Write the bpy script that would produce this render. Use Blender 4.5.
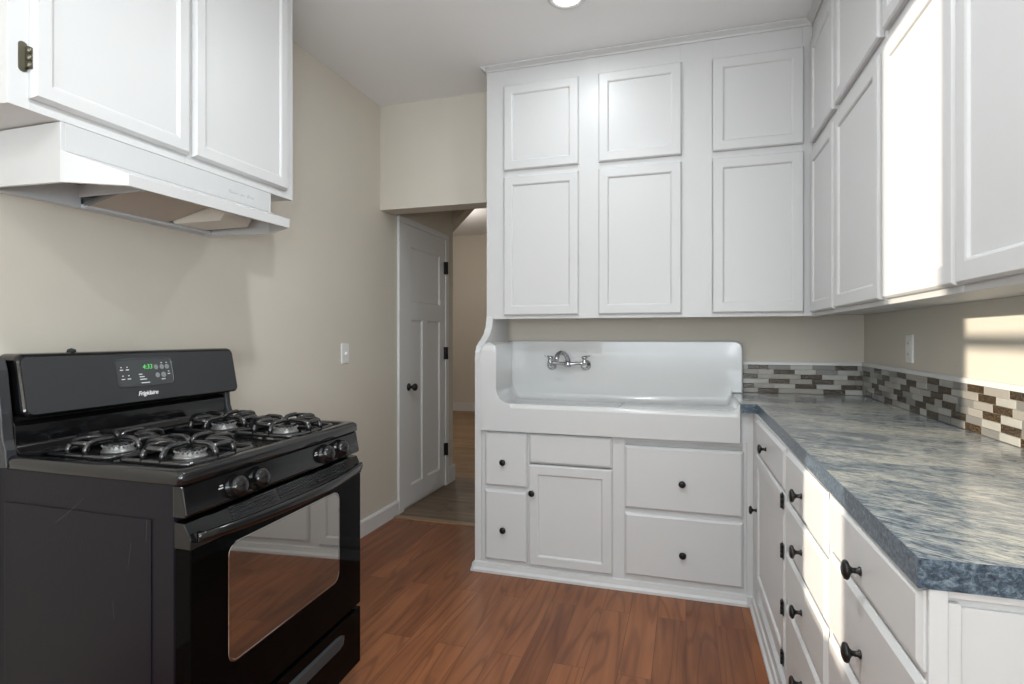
import bpy, bmesh, math, random
from mathutils import Vector, Matrix

S = bpy.context.scene
for o in list(bpy.data.objects):
    bpy.data.objects.remove(o)
C = S.collection

# ------------------------------------------------------------------ camera
CAM_H = 1.215
YAW = math.atan((686 - 512) / 560.0)
cam = bpy.data.objects.new('camera', bpy.data.cameras.new('camera'))
C.objects.link(cam)
cam.location = (0, 0, CAM_H)
cam.rotation_euler = (math.pi / 2, 0, YAW)
cam.data.sensor_width = 36.0
cam.data.lens = 560.0 / 1024 * 36.0
cam.data.shift_y = -(342 - 336.5) / 1024
cam.data.clip_start = 0.02
S.camera = cam

# ------------------------------------------------------------------ look, world, lights
S.view_settings.view_transform = 'Standard'
S.view_settings.look = 'None'
S.view_settings.gamma = 1.0
S.view_settings.use_curve_mapping = False
S.view_settings.exposure = 0.50

W = bpy.data.worlds.new('world'); S.world = W
W.use_nodes = True
W.node_tree.nodes['Background'].inputs[0].default_value = (0.75, 0.87, 1.0, 1)
W.node_tree.nodes['Background'].inputs[1].default_value = 1.2


def light(name, kind, loc, rot=(0, 0, 0), energy=10, color=(1, 1, 1), **kw):
    l = bpy.data.lights.new(name, kind); l.energy = energy; l.color = color
    for k, v in kw.items():
        setattr(l, k, v)
    o = bpy.data.objects.new(name, l); C.objects.link(o)
    o.location = loc; o.rotation_euler = rot
    return o


SUN_DIR = Vector((1.0, 0.95, -math.hypot(1, .95) * math.tan(math.radians(5.0)))).normalized()
sun = light('sun', 'SUN', (-6, -6, 3), energy=5.0, color=(1.0, 0.90, 0.74), angle=math.radians(0.6))
sun.rotation_euler = (-SUN_DIR).to_track_quat('Z', 'Y').to_euler()
# added fill lamps, set by the made-up rear and right-wall windows
light('added_fill_rear', 'AREA', (-0.1, -2.58, 1.5), (math.radians(-90 - 42), 0, math.pi), 44,
      (0.87, 0.955, 1.0), shape='RECTANGLE', size=2.2, size_y=1.5)
light('added_fill_side', 'AREA', (.84, -1.45, 1.5), (0, math.radians(90 + 30), 0), 52,
      (0.87, 0.955, 1.0), shape='RECTANGLE', size=1.2, size_y=1.1)
LAMPS = [(-0.497, 2.411), (-0.45, 1.0), (-0.43, -0.43)]
for i, (x, y) in enumerate(LAMPS):
    light('downlight_beam', 'AREA', (x, y, 2.685), (0, 0, 0), [3.0, 13, 8][i], (0.91, 0.965, 1.0),
          shape='DISK', size=0.11)
light('hall_room_lamp', 'POINT', (-3.0, 6.6, 2.45), (0, 0, 0), 17, (1.0, 0.93, 0.84), shadow_soft_size=.12)

# ------------------------------------------------------------------ materials
def new_mat(name):
    m = bpy.data.materials.new(name); m.use_nodes = True
    return m, m.node_tree, m.node_tree.nodes['Principled BSDF']


def lk(nt, a, b):
    nt.links.new(a, b)


def add_bump(nt, bsdf, scale, strength, dist=0.001, detail=4, vec=None):
    n = nt.nodes.new('ShaderNodeTexNoise'); n.inputs['Scale'].default_value = scale
    n.inputs['Detail'].default_value = detail
    if vec is not None:
        lk(nt, vec, n.inputs['Vector'])
    b = nt.nodes.new('ShaderNodeBump'); b.inputs['Strength'].default_value = strength
    b.inputs['Distance'].default_value = dist
    lk(nt, n.outputs['Fac'], b.inputs['Height']); lk(nt, b.outputs[0], bsdf.inputs['Normal'])
    return n


def obj_coord(nt, sc=(1, 1, 1), rot=(0, 0, 0)):
    t = nt.nodes.new('ShaderNodeTexCoord'); m = nt.nodes.new('ShaderNodeMapping')
    m0 = nt.nodes.new('ShaderNodeMapping'); m0.inputs['Rotation'].default_value = rot
    m.inputs['Scale'].default_value = sc
    lk(nt, t.outputs['Object'], m0.inputs['Vector']); lk(nt, m0.outputs[0], m.inputs['Vector'])
    return m.outputs[0]


def plain(name, col, rough=.5, metal=0, spec=.5, bump=None, coat=0, vec_scale=(1, 1, 1), var=0):
    m, nt, b = new_mat(name)
    b.inputs['Base Color'].default_value = (*col, 1)
    b.inputs['Roughness'].default_value = rough
    b.inputs['Metallic'].default_value = metal
    b.inputs['Specular IOR Level'].default_value = spec
    b.inputs['Coat Weight'].default_value = coat
    v = obj_coord(nt, vec_scale)
    if bump:
        add_bump(nt, b, bump[0], bump[1], bump[2], vec=v)
    if var:
        n = nt.nodes.new('ShaderNodeTexNoise'); n.inputs['Scale'].default_value = 3
        lk(nt, v, n.inputs['Vector'])
        r = nt.nodes.new('ShaderNodeValToRGB')
        r.color_ramp.elements[0].position = .3; r.color_ramp.elements[1].position = .7
        r.color_ramp.elements[0].color = (*[c * (1 - var) for c in col], 1)
        r.color_ramp.elements[1].color = (*[min(1, c * (1 + var)) for c in col], 1)
        lk(nt, n.outputs['Fac'], r.inputs[0]); lk(nt, r.outputs[0], b.inputs['Base Color'])
    return m


WHITE = plain('white_cabinet_paint', (.60, .60, .60), .38, bump=(90, .25, .0006), vec_scale=(1, 1, .12))
CEIL = plain('ceiling_paint', (.88, .88, .88), .85, bump=(60, .2, .001))
BEIGE = plain('beige_wall_paint', (.64, .595, .52), .75, bump=(180, .2, .0008), var=.012)
TRIMW = plain('white_trim_paint', (.70, .70, .70), .35)
PORC = plain('white_porcelain', (.60, .605, .605), .16, spec=.5, coat=.3)
HOODW = plain('white_hood_enamel', (.55, .55, .55), .25)
HOODIN = plain('hood_inner_enamel', (.62, .66, .70), .35)
BLACK = plain('black_enamel', (.004, .004, .0045), .12, spec=.45, coat=.1)
BLACKTOP = plain('black_cooktop_enamel', (.006, .006, .0065), .14, spec=.5, coat=.15)
SIDE = plain('textured_black_side', (.006, .0055, .009), .30, spec=.20, bump=(420, .6, .0012))
CONSOLE = plain('satin_black_console', (.024, .026, .029), .38, spec=.5)
GRATE = plain('black_cast_grate', (.010, .010, .011), .13, spec=.9, bump=(160, .2, .0015))
ALU = plain('burner_aluminium', (.30, .30, .295), .42, metal=.7, bump=(120, .3, .001))
GLASS = plain('mirror_coated_oven_glass', (.40, .38, .355), .03, metal=1)
GLASSB = plain('black_door_glass', (.002, .002, .002), .05, spec=.04)
CHROME = plain('chrome', (.55, .56, .58), .14, metal=1)
BRONZE = plain('dark_bronze', (.022, .020, .020), .32, metal=.6)
BRASS = plain('aged_brass', (.16, .15, .11), .38, metal=.9)
MESHM = plain('grease_filter_mesh', (.60, .52, .45), .5, metal=.2, bump=(500, 1.0, .004))
LENS = plain('hood_light_lens', (.72, .68, .60), .35)
WOODTHR = plain('threshold_wood', (.30, .20, .115), .45, bump=(50, .2, .001))
PLASTIC = plain('white_plastic', (.80, .80, .79), .3)
DARK = plain('dark_gap', (.01, .01, .01), .7)
GREY = plain('grey_print', (.55, .55, .55), .5)
MARK = plain('white_print', (.75, .75, .75), .5)
def edge_mat():
    m, nt, b = new_mat('dark_blue_speckled_edge')
    n = nt.nodes.new('ShaderNodeTexNoise'); n.inputs['Scale'].default_value = 90
    n.inputs['Detail'].default_value = 6; n.inputs['Roughness'].default_value = .75; n.inputs['Distortion'].default_value = .6
    lk(nt, obj_coord(nt, (1, 1, 1.3)), n.inputs['Vector'])
    r = nt.nodes.new('ShaderNodeValToRGB'); cr = r.color_ramp
    cr.elements[0].position = .36; cr.elements[0].color = (.010, .015, .026, 1)
    cr.elements[1].position = .66; cr.elements[1].color = (.22, .27, .31, 1)
    e = cr.elements.new(.50); e.color = (.055, .085, .12, 1)
    lk(nt, n.outputs['Fac'], r.inputs[0]); lk(nt, r.outputs[0], b.inputs['Base Color'])
    b.inputs['Roughness'].default_value = .3
    return m


EDGE = edge_mat()
BUTTON = plain('console_button', (.22, .23, .235), .45)
DISP = plain('console_display', (.045, .048, .05), .12)


def emit(name, col, s):
    m, nt, b = new_mat(name)
    b.inputs['Base Color'].default_value = (*col, 1)
    b.inputs['Emission Color'].default_value = (*col, 1)
    b.inputs['Emission Strength'].default_value = s
    return m


LAMPM = emit('lit_lamp_lens', (1, .97, .92), 12)
LED = emit('green_led', (.10, .55, .13), .35)


def glass_pane():
    m, nt, b = new_mat('window_glass')
    nt.nodes.remove(b)
    tr = nt.nodes.new('ShaderNodeBsdfTransparent'); gl = nt.nodes.new('ShaderNodeBsdfGlossy')
    gl.inputs['Roughness'].default_value = .01
    fr = nt.nodes.new('ShaderNodeFresnel'); fr.inputs[0].default_value = 1.3
    mx = nt.nodes.new('ShaderNodeMixShader')
    lk(nt, fr.outputs[0], mx.inputs[0]); lk(nt, tr.outputs[0], mx.inputs[1]); lk(nt, gl.outputs[0], mx.inputs[2])
    lk(nt, mx.outputs[0], nt.nodes['Material Output'].inputs[0])
    return m


def floor_mat(name, plank_along_y, pw, pl, c1, c2, cdark, seam, rough):
    m, nt, b = new_mat(name)
    tc = nt.nodes.new('ShaderNodeTexCoord')
    sep = nt.nodes.new('ShaderNodeSeparateXYZ'); com = nt.nodes.new('ShaderNodeCombineXYZ')
    lk(nt, tc.outputs['Object'], sep.inputs[0])
    if plank_along_y:
        lk(nt, sep.outputs[1], com.inputs[0]); lk(nt, sep.outputs[0], com.inputs[1])
    else:
        lk(nt, sep.outputs[0], com.inputs[0]); lk(nt, sep.outputs[1], com.inputs[1])
    br = nt.nodes.new('ShaderNodeTexBrick')
    br.inputs['Scale'].default_value = 1
    br.inputs['Brick Width'].default_value = pl
    br.inputs['Row Height'].default_value = pw
    br.inputs['Mortar Size'].default_value = seam
    br.inputs['Mortar Smooth'].default_value = .4
    br.inputs['Color1'].default_value = (0, 0, 0, 1)
    br.inputs['Color2'].default_value = (1, 1, 1, 1)
    br.inputs['Mortar'].default_value = (.5, .5, .5, 1)
    br.offset = .37; br.offset_frequency = 2
    lk(nt, com.outputs[0], br.inputs['Vector'])
    # each plank samples its own piece of grain
    off = nt.nodes.new('ShaderNodeVectorMath'); off.operation = 'MULTIPLY_ADD'
    lk(nt, br.outputs['Color'], off.inputs[0]); off.inputs[1].default_value = (7, 13, 5)
    lk(nt, com.outputs[0], off.inputs[2])
    mp = nt.nodes.new('ShaderNodeMapping'); mp.inputs['Scale'].default_value = (1.3, 15, 1)
    lk(nt, off.outputs[0], mp.inputs[0])
    n1 = nt.nodes.new('ShaderNodeTexNoise'); n1.inputs['Scale'].default_value = 1.6
    n1.inputs['Detail'].default_value = 5; n1.inputs['Distortion'].default_value = .6
    lk(nt, mp.outputs[0], n1.inputs['Vector'])
    mp2 = nt.nodes.new('ShaderNodeMapping'); mp2.inputs['Scale'].default_value = (.55, 5.5, 1)
    lk(nt, off.outputs[0], mp2.inputs[0])
    n2 = nt.nodes.new('ShaderNodeTexNoise'); n2.inputs['Scale'].default_value = 1.2
    n2.inputs['Detail'].default_value = 1; n2.inputs['Roughness'].default_value = .35
    lk(nt, mp2.outputs[0], n2.inputs['Vector'])
    mul = nt.nodes.new('ShaderNodeMath'); mul.operation = 'MULTIPLY'; mul.inputs[1].default_value = 22
    lk(nt, n2.outputs['Fac'], mul.inputs[0])
    snn = nt.nodes.new('ShaderNodeMath'); snn.operation = 'SINE'; mul2 = nt.nodes.new('ShaderNodeMath')
    mul2.operation = 'MULTIPLY'; mul2.inputs[1].default_value = 3.0
    lk(nt, mul.outputs[0], mul2.inputs[0]); lk(nt, mul2.outputs[0], snn.inputs[0])
    r1 = nt.nodes.new('ShaderNodeValToRGB')
    r1.color_ramp.elements[0].position = .22; r1.color_ramp.elements[0].color = (*c1, 1)
    r1.color_ramp.elements[1].position = .80; r1.color_ramp.elements[1].color = (*c2, 1)
    mx0 = nt.nodes.new('ShaderNodeMath'); mx0.operation = 'MULTIPLY_ADD'
    lk(nt, br.outputs['Color'], mx0.inputs[0]); mx0.inputs[1].default_value = .30; mx0.inputs[2].default_value = -.15
    ad = nt.nodes.new('ShaderNodeMath'); ad.operation = 'ADD'
    lk(nt, n1.outputs['Fac'], ad.inputs[0]); lk(nt, mx0.outputs[0], ad.inputs[1])
    lk(nt, ad.outputs[0], r1.inputs[0])
    # growth rings darken thin lines
    rr = nt.nodes.new('ShaderNodeMapRange'); rr.inputs[1].default_value = .55; rr.inputs[2].default_value = 1.0
    rr.inputs[3].default_value = 0; rr.inputs[4].default_value = .36
    lk(nt, snn.outputs[0], rr.inputs[0])
    mxr = nt.nodes.new('ShaderNodeMixRGB'); mxr.inputs[2].default_value = (*cdark, 1)
    lk(nt, rr.outputs[0], mxr.inputs[0]); lk(nt, r1.outputs[0], mxr.inputs[1])
    mxs = nt.nodes.new('ShaderNodeMixRGB'); mxs.inputs[2].default_value = (*[c * .6 for c in cdark], 1)
    sf = nt.nodes.new('ShaderNodeMath'); sf.operation = 'MULTIPLY'; sf.inputs[1].default_value = .75
    lk(nt, br.outputs['Fac'], sf.inputs[0]); lk(nt, sf.outputs[0], mxs.inputs[0])
    lk(nt, mxr.outputs[0], mxs.inputs[1])
    lk(nt, mxs.outputs[0], b.inputs['Base Color'])
    b.inputs['Roughness'].default_value = rough
    b.inputs['Specular IOR Level'].default_value = .32
    bp = nt.nodes.new('ShaderNodeBump'); bp.inputs['Strength'].default_value = .25
    bp.inputs['Distance'].default_value = .0008
    lk(nt, n1.outputs['Fac'], bp.inputs['Height']); lk(nt, bp.outputs[0], b.inputs['Normal'])
    return m


OAK = floor_mat('red_oak_floor', True, .118, 1.25, (.155, .052, .021), (.315, .117, .047), (.055, .016, .007), .0012, .30)
TAN = floor_mat('tan_plank_floor', False, .15, 1.2, (.24, .14, .07), (.38, .24, .13), (.12, .07, .035), .001, .4)
VINYL = floor_mat('grey_brown_plank_floor', False, .15, 1.2, (.115, .080, .055), (.24, .175, .125), (.06, .04, .028), .001, .45)


def counter_mat():
    m, nt, b = new_mat('blue_grey_marbled_laminate')
    L = nt.nodes.new

    def noise(vec, sc, det, rough, dist=0):
        n = L('ShaderNodeTexNoise'); n.inputs['Scale'].default_value = sc; n.inputs['Detail'].default_value = det
        n.inputs['Roughness'].default_value = rough; n.inputs['Distortion'].default_value = dist
        lk(nt, vec, n.inputs['Vector']); return n.outputs['Fac']

    def ramp(fac, els):
        r = L('ShaderNodeValToRGB'); cr = r.color_ramp
        cr.elements[0].position = els[0][0]; cr.elements[0].color = (*els[0][1], 1)
        cr.elements[1].position = els[-1][0]; cr.elements[1].color = (*els[-1][1], 1)
        for p, c in els[1:-1]:
            e = cr.elements.new(p); e.color = (*c, 1)
        lk(nt, fac, r.inputs[0]); return r.outputs[0]
    rot = (0, 0, math.radians(28))
    broad = noise(obj_coord(nt, (1.0, 2.0, 6), rot), 2.4, 4, .55, .8)
    veins = noise(obj_coord(nt, (2.4, 7.0, 14.0), rot), 5.0, 12, .80, 1.2)
    mixf = L('ShaderNodeMath'); mixf.operation = 'MULTIPLY_ADD'; mixf.inputs[1].default_value = .42
    sub = L('ShaderNodeMath'); sub.operation = 'MULTIPLY_ADD'; sub.inputs[1].default_value = .95; sub.inputs[2].default_value = -.19
    lk(nt, veins, sub.inputs[0]); lk(nt, broad, mixf.inputs[0]); lk(nt, sub.outputs[0], mixf.inputs[2])
    base = ramp(mixf.outputs[0], [(.31, (.045, .062, .085)), (.385, (.12, .15, .18)), (.44, (.25, .285, .305)), (.50, (.42, .425, .40)), (.575, (.62, .585, .49)), (.68, (.76, .71, .60))])
    fine = noise(obj_coord(nt, (7, 24, 30), rot), 7, 8, .75)
    specks = ramp(fine, [(.38, (.16, .19, .24)), (.48, (.78, .81, .85)), (.58, (1, 1, 1))])
    mx = L('ShaderNodeMixRGB'); mx.blend_type = 'MULTIPLY'; mx.inputs[0].default_value = .85
    lk(nt, base, mx.inputs[1]); lk(nt, specks, mx.inputs[2])
    lk(nt, mx.outputs[0], b.inputs['Base Color'])
    b.inputs['Roughness'].default_value = .16
    b.inputs['Specular IOR Level'].default_value = .55
    return m


COUNTER = counter_mat()


def tile_mat(name, col, rough, gold=0):
    m, nt, b = new_mat(name)
    v = obj_coord(nt)
    n = nt.nodes.new('ShaderNodeTexNoise'); n.inputs['Scale'].default_value = 240 if gold else 30
    n.inputs['Detail'].default_value = 3
    lk(nt, v, n.inputs['Vector'])
    r = nt.nodes.new('ShaderNodeValToRGB')
    if gold:
        r.color_ramp.elements[0].position = .50; r.color_ramp.elements[0].color = (*col, 1)
        r.color_ramp.elements[1].position = .64; r.color_ramp.elements[1].color = (.18, .10, .03, 1)
    else:
        r.color_ramp.elements[0].color = (*[c * .88 for c in col], 1)
        r.color_ramp.elements[1].color = (*[min(1, c * 1.12) for c in col], 1)
    lk(nt, n.outputs['Fac'], r.inputs[0]); lk(nt, r.outputs[0], b.inputs['Base Color'])
    b.inputs['Roughness'].default_value = rough
    return m


T_DARK = tile_mat('bronze_flecked_dark_tile', (.012, .010, .008), .22, 1)
T_LIGHT = tile_mat('pale_glass_tile', (.40, .39, .36), .10)
T_GREY = tile_mat('grey_stone_tile', (.20, .195, .185), .28)
T_CREAM = tile_mat('cream_stone_tile', (.32, .30, .27), .35)
GROUT = plain('grout', (.42, .40, .36), .8)

# ------------------------------------------------------------------ mesh helpers
def box(bm, x0, x1, y0, y1, z0, z1, mi=0, T=None):
    vs = []
    for x in (x0, x1):
        for y in (y0, y1):
            for z in (z0, z1):
                p = T(x, y, z) if T else (x, y, z)
                vs.append(bm.verts.new(p))
    for f in ((0, 1, 3, 2), (4, 6, 7, 5), (0, 4, 5, 1), (2, 3, 7, 6), (0, 2, 6, 4), (1, 5, 7, 3)):
        fc = bm.faces.new([vs[i] for i in f]); fc.material_index = mi


def prism(bm, poly, axis, c0, c1, T=None, mi=0):
    """poly: list of 2D points, extruded along axis 'x','y' or 'z' between c0 and c1"""
    def P(p, c):
        q = {'x': (c, p[0], p[1]), 'y': (p[0], c, p[1]), 'z': (p[0], p[1], c)}[axis]
        return T(*q) if T else q
    a = [bm.verts.new(P(p, c0)) for p in poly]; b = [bm.verts.new(P(p, c1)) for p in poly]
    bm.faces.new(a).material_index = mi; bm.faces.new(b[::-1]).material_index = mi
    n = len(poly)
    for i in range(n):
        bm.faces.new((a[i], b[i], b[(i + 1) % n], a[(i + 1) % n])).material_index = mi


def tube(bm, pts, r, n=8, cap=True, mi=0):
    pts = [Vector(p) for p in pts]; rings = []
    up = Vector((0, 0, 1))
    for i, p in enumerate(pts):
        d = (pts[min(i + 1, len(pts) - 1)] - pts[max(i - 1, 0)]).normalized()
        a = d.cross(up)
        if a.length < .05:
            a = d.cross(Vector((1, 0, 0)))
        a.normalize(); b = d.cross(a).normalized()
        rr = r[i] if isinstance(r, (list, tuple)) else r
        rings.append([bm.verts.new(p + a * rr * math.cos(2 * math.pi * k / n) + b * rr * math.sin(2 * math.pi * k / n)) for k in range(n)])
    for i in range(len(rings) - 1):
        for k in range(n):
            f = bm.faces.new((rings[i][k], rings[i][(k + 1) % n], rings[i + 1][(k + 1) % n], rings[i + 1][k])); f.smooth = True; f.material_index = mi
    if cap:
        bm.faces.new(rings[0][::-1]).material_index = mi; bm.faces.new(rings[-1]).material_index = mi


def lathe(bm, prof, origin, axis, n=20, mi=0, smooth=True):
    """prof: (radius, height along axis)"""
    origin = Vector(origin); ax = Vector(axis).normalized()
    a = ax.orthogonal().normalized(); b = ax.cross(a)
    rings = []
    for r, h in prof:
        if r < 1e-5:
            rings.append([bm.verts.new(origin + ax * h)])
        else:
            rings.append([bm.verts.new(origin + ax * h + a * r * math.cos(2 * math.pi * k / n) + b * r * math.sin(2 * math.pi * k / n)) for k in range(n)])
    for i in range(len(rings) - 1):
        A, B = rings[i], rings[i + 1]
        for k in range(n):
            k2 = (k + 1) % n
            if len(A) == 1 and len(B) == 1:
                continue
            if len(A) == 1:
                f = bm.faces.new((A[0], B[k2], B[k]))
            elif len(B) == 1:
                f = bm.faces.new((A[k], A[k2], B[0]))
            else:
                f = bm.faces.new((A[k], A[k2], B[k2], B[k]))
            f.smooth = smooth; f.material_index = mi
    for R in (rings[0], rings[-1]):
        if len(R) > 2:
            bm.faces.new(R).material_index = mi


def rrect(w, h, r, n=5):
    """rounded rectangle outline centred on 0, CCW"""
    pts = []
    for cx, cy, a0 in ((w / 2 - r, h / 2 - r, 0), (-w / 2 + r, h / 2 - r, 90), (-w / 2 + r, -h / 2 + r, 180), (w / 2 - r, -h / 2 + r, 270)):
        for k in range(n + 1):
            a = math.radians(a0 + 90 * k / n)
            pts.append((cx + r * math.cos(a), cy + r * math.sin(a)))
    return pts


def rings_mesh(bm, rings, F, cap0=True, cap1=True, mi=0, smooth=False):
    """rings: list of lists of (u, v, h); F maps to 3D"""
    vr = [[bm.verts.new(F(*p)) for p in R] for R in rings]
    n = len(vr[0])
    for i in range(len(vr) - 1):
        for k in range(n):
            f = bm.faces.new((vr[i][k], vr[i][(k + 1) % n], vr[i + 1][(k + 1) % n], vr[i + 1][k]))
            f.material_index = mi; f.smooth = smooth
    if cap0:
        bm.faces.new(vr[0][::-1]).material_index = mi
    if cap1:
        bm.faces.new(vr[-1]).material_index = mi
    return vr


def slab(bm, F, w, h, prof, mi=0):
    """rectangular slab; prof: list of (inset, height)"""
    R = [[(i, i, t), (w - i, i, t), (w - i, h - i, t), (i, h - i, t)] for i, t in prof]
    rings_mesh(bm, R, F, mi=mi)


def origin_of(parent):
    v = Vector((0, 0, 0)); p = parent
    while p is not None:
        v += p.location; p = p.parent
    return v


def obj(name, bm, mats, parent=None, bevel=0, segs=2, at=None, smooth_angle=None, label=None):
    """link bm as one mesh; its coordinates are world coordinates"""
    bmesh.ops.recalc_face_normals(bm, faces=bm.faces)
    me = bpy.data.meshes.new(name)
    o = bpy.data.objects.new(name, me)
    off = origin_of(parent)
    if at is not None:
        o.location = Vector(at) - off; off = Vector(at)
    for v in bm.verts:
        v.co -= off
    bm.to_mesh(me); bm.free()
    for m in (mats if isinstance(mats, (list, tuple)) else [mats]):
        me.materials.append(m)
    C.objects.link(o)
    if parent is not None:
        o.parent = parent
    if bevel:
        md = o.modifiers.new('bevel', 'BEVEL'); md.width = bevel; md.segments = segs
        md.limit_method = 'ANGLE'; md.angle_limit = math.radians(40)
        md.harden_normals = False
    if label:
        o['label'] = label
    return o


def thing(name, label, cat, loc, group=None):
    o = bpy.data.objects.new(name, None); C.objects.link(o)
    o.location = loc; o.empty_display_size = .1
    o['label'] = label; o['category'] = cat
    if group:
        o['group'] = group
    return o


def tag(o, label, cat, group=None):
    o['label'] = label; o['category'] = cat
    if group:
        o['group'] = group
    return o


def struct(name, bm, m, parent=None, bevel=0, label=None):
    o = obj(name, bm, m, parent, bevel)
    if parent is None:
        o['kind'] = 'structure'
    if label:
        o['label'] = label
    return o


def B():
    return bmesh.new()


def bx(*a, **k):
    bm = B(); box(bm, *a, **k); return bm


# ------------------------------------------------------------------ the room
XL, XR, YB, ZC = -1.885, .865, 3.25, 2.70
YR = -2.7
struct('floor', bx(XL - .12, 1.0, YR - .12, 3.345, -.06, 0), OAK)
struct('floor_hall', bx(-5.2, 1.0, 3.395, 4.48, -.06, 0), VINYL)
struct('floor_hall_room', bx(-5.2, 1.0, 4.48, 8.7, -.06, 0), TAN)
struct('trim_1', bx(XL, -1.0, 3.345, 3.395, -.06, .006), WOODTHR, label='pale wooden threshold strip between kitchen and hall floors')
struct('ceiling', bx(XL - .12, 1.0, YR - .12, 3.345, ZC, ZC + .1), CEIL)
struct('ceiling_hall', bx(-5.2, 1.0, 3.345, 8.7, 2.86, 2.96), CEIL)
# left wall with the tall sash window behind the camera
bm = B()
box(bm, XL - .12, XL, -.43, 4.38, 0, ZC)
box(bm, XL - .12, XL, YR - .12, -.924, 0, ZC)
box(bm, XL - .12, XL, -.924, -.43, 0, .80)
box(bm, XL - .12, XL, -.924, -.43, 2.36, ZC)
struct('wall_left', bm, BEIGE)
w = struct('window_1', bx(XL - .10, XL - .06, -.924, -.43, 1.52, 1.56), TRIMW)
bm = B()
box(bm, XL - .004, XL + .018, -1.0, -.924, .74, 2.44); box(bm, XL - .004, XL + .018, -.43, -.354, .74, 2.44)
box(bm, XL - .004, XL + .018, -.924, -.43, 2.36, 2.44); box(bm, XL - .004, XL + .04, -1.02, -.334, .77, .80)
struct('window_frame', bm, TRIMW, w, .003)
struct('window_glass', bx(XL - .082, XL - .078, -.924, -.43, .80, 2.36), glass_pane(), w)
# header above the hall opening, wall behind the sink, right wall
struct('wall_header', bx(XL, -1.04, 3.20, 3.345, 2.03, 2.86), BEIGE)
struct('wall_back', bx(-1.04, 1.0, YB, YB + .095, 0, 2.86), BEIGE)
bm = B()
box(bm, XR, XR + .12, -.85, YB, 0, ZC); box(bm, XR, XR + .12, YR - .12, -2.05, 0, ZC)
box(bm, XR, XR + .12, -2.05, -.85, 0, .92); box(bm, XR, XR + .12, -2.05, -.85, 2.08, ZC)
struct('wall_right', bm, BEIGE)
bm = B()
box(bm, XR + .04, XR + .08, -2.05, -.85, .92, .97); box(bm, XR + .04, XR + .08, -2.05, -.85, 2.03, 2.08)
box(bm, XR + .04, XR + .08, -2.05, -.85, 1.48, 1.53)
for y in (-2.05, -1.48, -.90):
    box(bm, XR + .0401, XR + .0799, y, y + .05, .92, 2.08)
struct('added_window_side', bm, TRIMW, bevel=.002)  # unseen window, added to go with the side fill lamp
# rear wall behind the camera with a wide unseen window added for the soft fill
bm = B()
box(bm, XL - .12, -1.25, YR - .12, YR, 0, ZC); box(bm, .9, 1.0, YR - .12, YR, 0, ZC)
box(bm, -1.25, .9, YR - .12, YR, 0, .70); box(bm, -1.25, .9, YR - .12, YR, 2.30, ZC)
struct('wall_rear', bm, BEIGE)
bm = B()
for x in (-1.25, -.20, .84):
    box(bm, x, x + .06, YR - .08, YR - .03, .70, 2.30)
box(bm, -1.25, .9, YR - .08, YR - .03, .70, .76); box(bm, -1.25, .9, YR - .08, YR - .03, 2.24, 2.30)
box(bm, -1.25, .9, YR - .08, YR - .03, 1.47, 1.52)
struct('added_window_rear', bm, TRIMW, bevel=.002)
# the hall beyond
struct('wall_hall_left', bx(-5.2, XL - .12, 4.26, 4.38, 0, 2.86), BEIGE)
struct('wall_hall_right', bx(-1.04, -.94, 3.345, 8.7, 0, 2.86), BEIGE)
struct('wall_hall_far', bx(-5.2, -.94, 8.5, 8.6, 0, 2.86), BEIGE)
struct('wall_hall_side', bx(-5.2, -5.1, 4.38, 8.5, 0, 2.86), BEIGE)
bm = B(); prism(bm, [(-2.02, 2.04), (-1.20, 2.815), (-1.15, 2.86), (-2.02, 2.86)], 'y', 4.38, 4.50)
struct('wall_hall_soffit', bm, BEIGE)
bm = B(); box(bm, XL - .12, XL, 3.345, 4.38, ZC, 2.86); struct('wall_hall_top', bm, BEIGE)
struct('baseboard_hall', bx(-5.0, -1.04, 8.485, 8.50, 0, .13), TRIMW, bevel=.003)


def baseboard(name, y0, y1, y_in=True):
    bm = B(); prism(bm, [(XL, 0), (XL + .016, 0), (XL + .016, .085), (XL + .010, .098), (XL, .098)], 'y', y0, y1)
    return struct(name, bm, TRIMW)


baseboard('baseboard_left', 1.80, 3.418)
bm = B(); prism(bm, [(XL, 0), (XL + .016, 0), (XL + .016, .12), (XL + .010, .135), (XL, .135)], 'y', 4.262, 4.395)
struct('baseboard_hall_end', bm, TRIMW)

# the white three-panel door on the left wall of the hall
XD = XL + .0125
bm = B()
for r in ((3.42, 3.49, 0, 2.0025), (4.197, 4.257, 0, 2.0025), (3.42, 4.257, 2.003, 2.045)):
    box(bm, XL, XL + .018, r[0], r[1], r[2], r[3])
door = struct('door_1', bm, TRIMW, bevel=.003, label='white three panel hall door with its casing, closed')
bm = B()
y0, y1, z0, z1 = 3.492, 4.195, .022, 2.001
pan = [(3.60, 4.09, 1.46, 1.855), (3.60, 3.785, .155, 1.335), (3.865, 4.09, .155, 1.335)]
ys = sorted({y0, y1, 3.60, 4.09, 3.785, 3.865}); zs = sorted({z0, z1, 1.46, 1.855, .155, 1.335})
for i in range(len(ys) - 1):
    for j in range(len(zs) - 1):
        cy, cz = (ys[i] + ys[i + 1]) / 2, (zs[j] + zs[j + 1]) / 2
        if any(p[0] < cy < p[1] and p[2] < cz < p[3] for p in pan):
            continue
        bm.faces.new([bm.verts.new((XD, a, b)) for a, b in ((ys[i], zs[j]), (ys[i + 1], zs[j]), (ys[i + 1], zs[j + 1]), (ys[i], zs[j + 1]))])
for p in pan:
    rings_mesh(bm, [[(p[0] + i, p[2] + i, -d), (p[1] - i, p[2] + i, -d), (p[1] - i, p[3] - i, -d), (p[0] + i, p[3] - i, -d)]
                    for i, d in ((0, 0), (.012, .010))], lambda u, v, h: (XD + h, u, v), cap0=False)
bmesh.ops.remove_doubles(bm, verts=bm.verts, dist=1e-5)
leaf = struct('door_leaf', bm, TRIMW, door)
bm = B()
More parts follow.
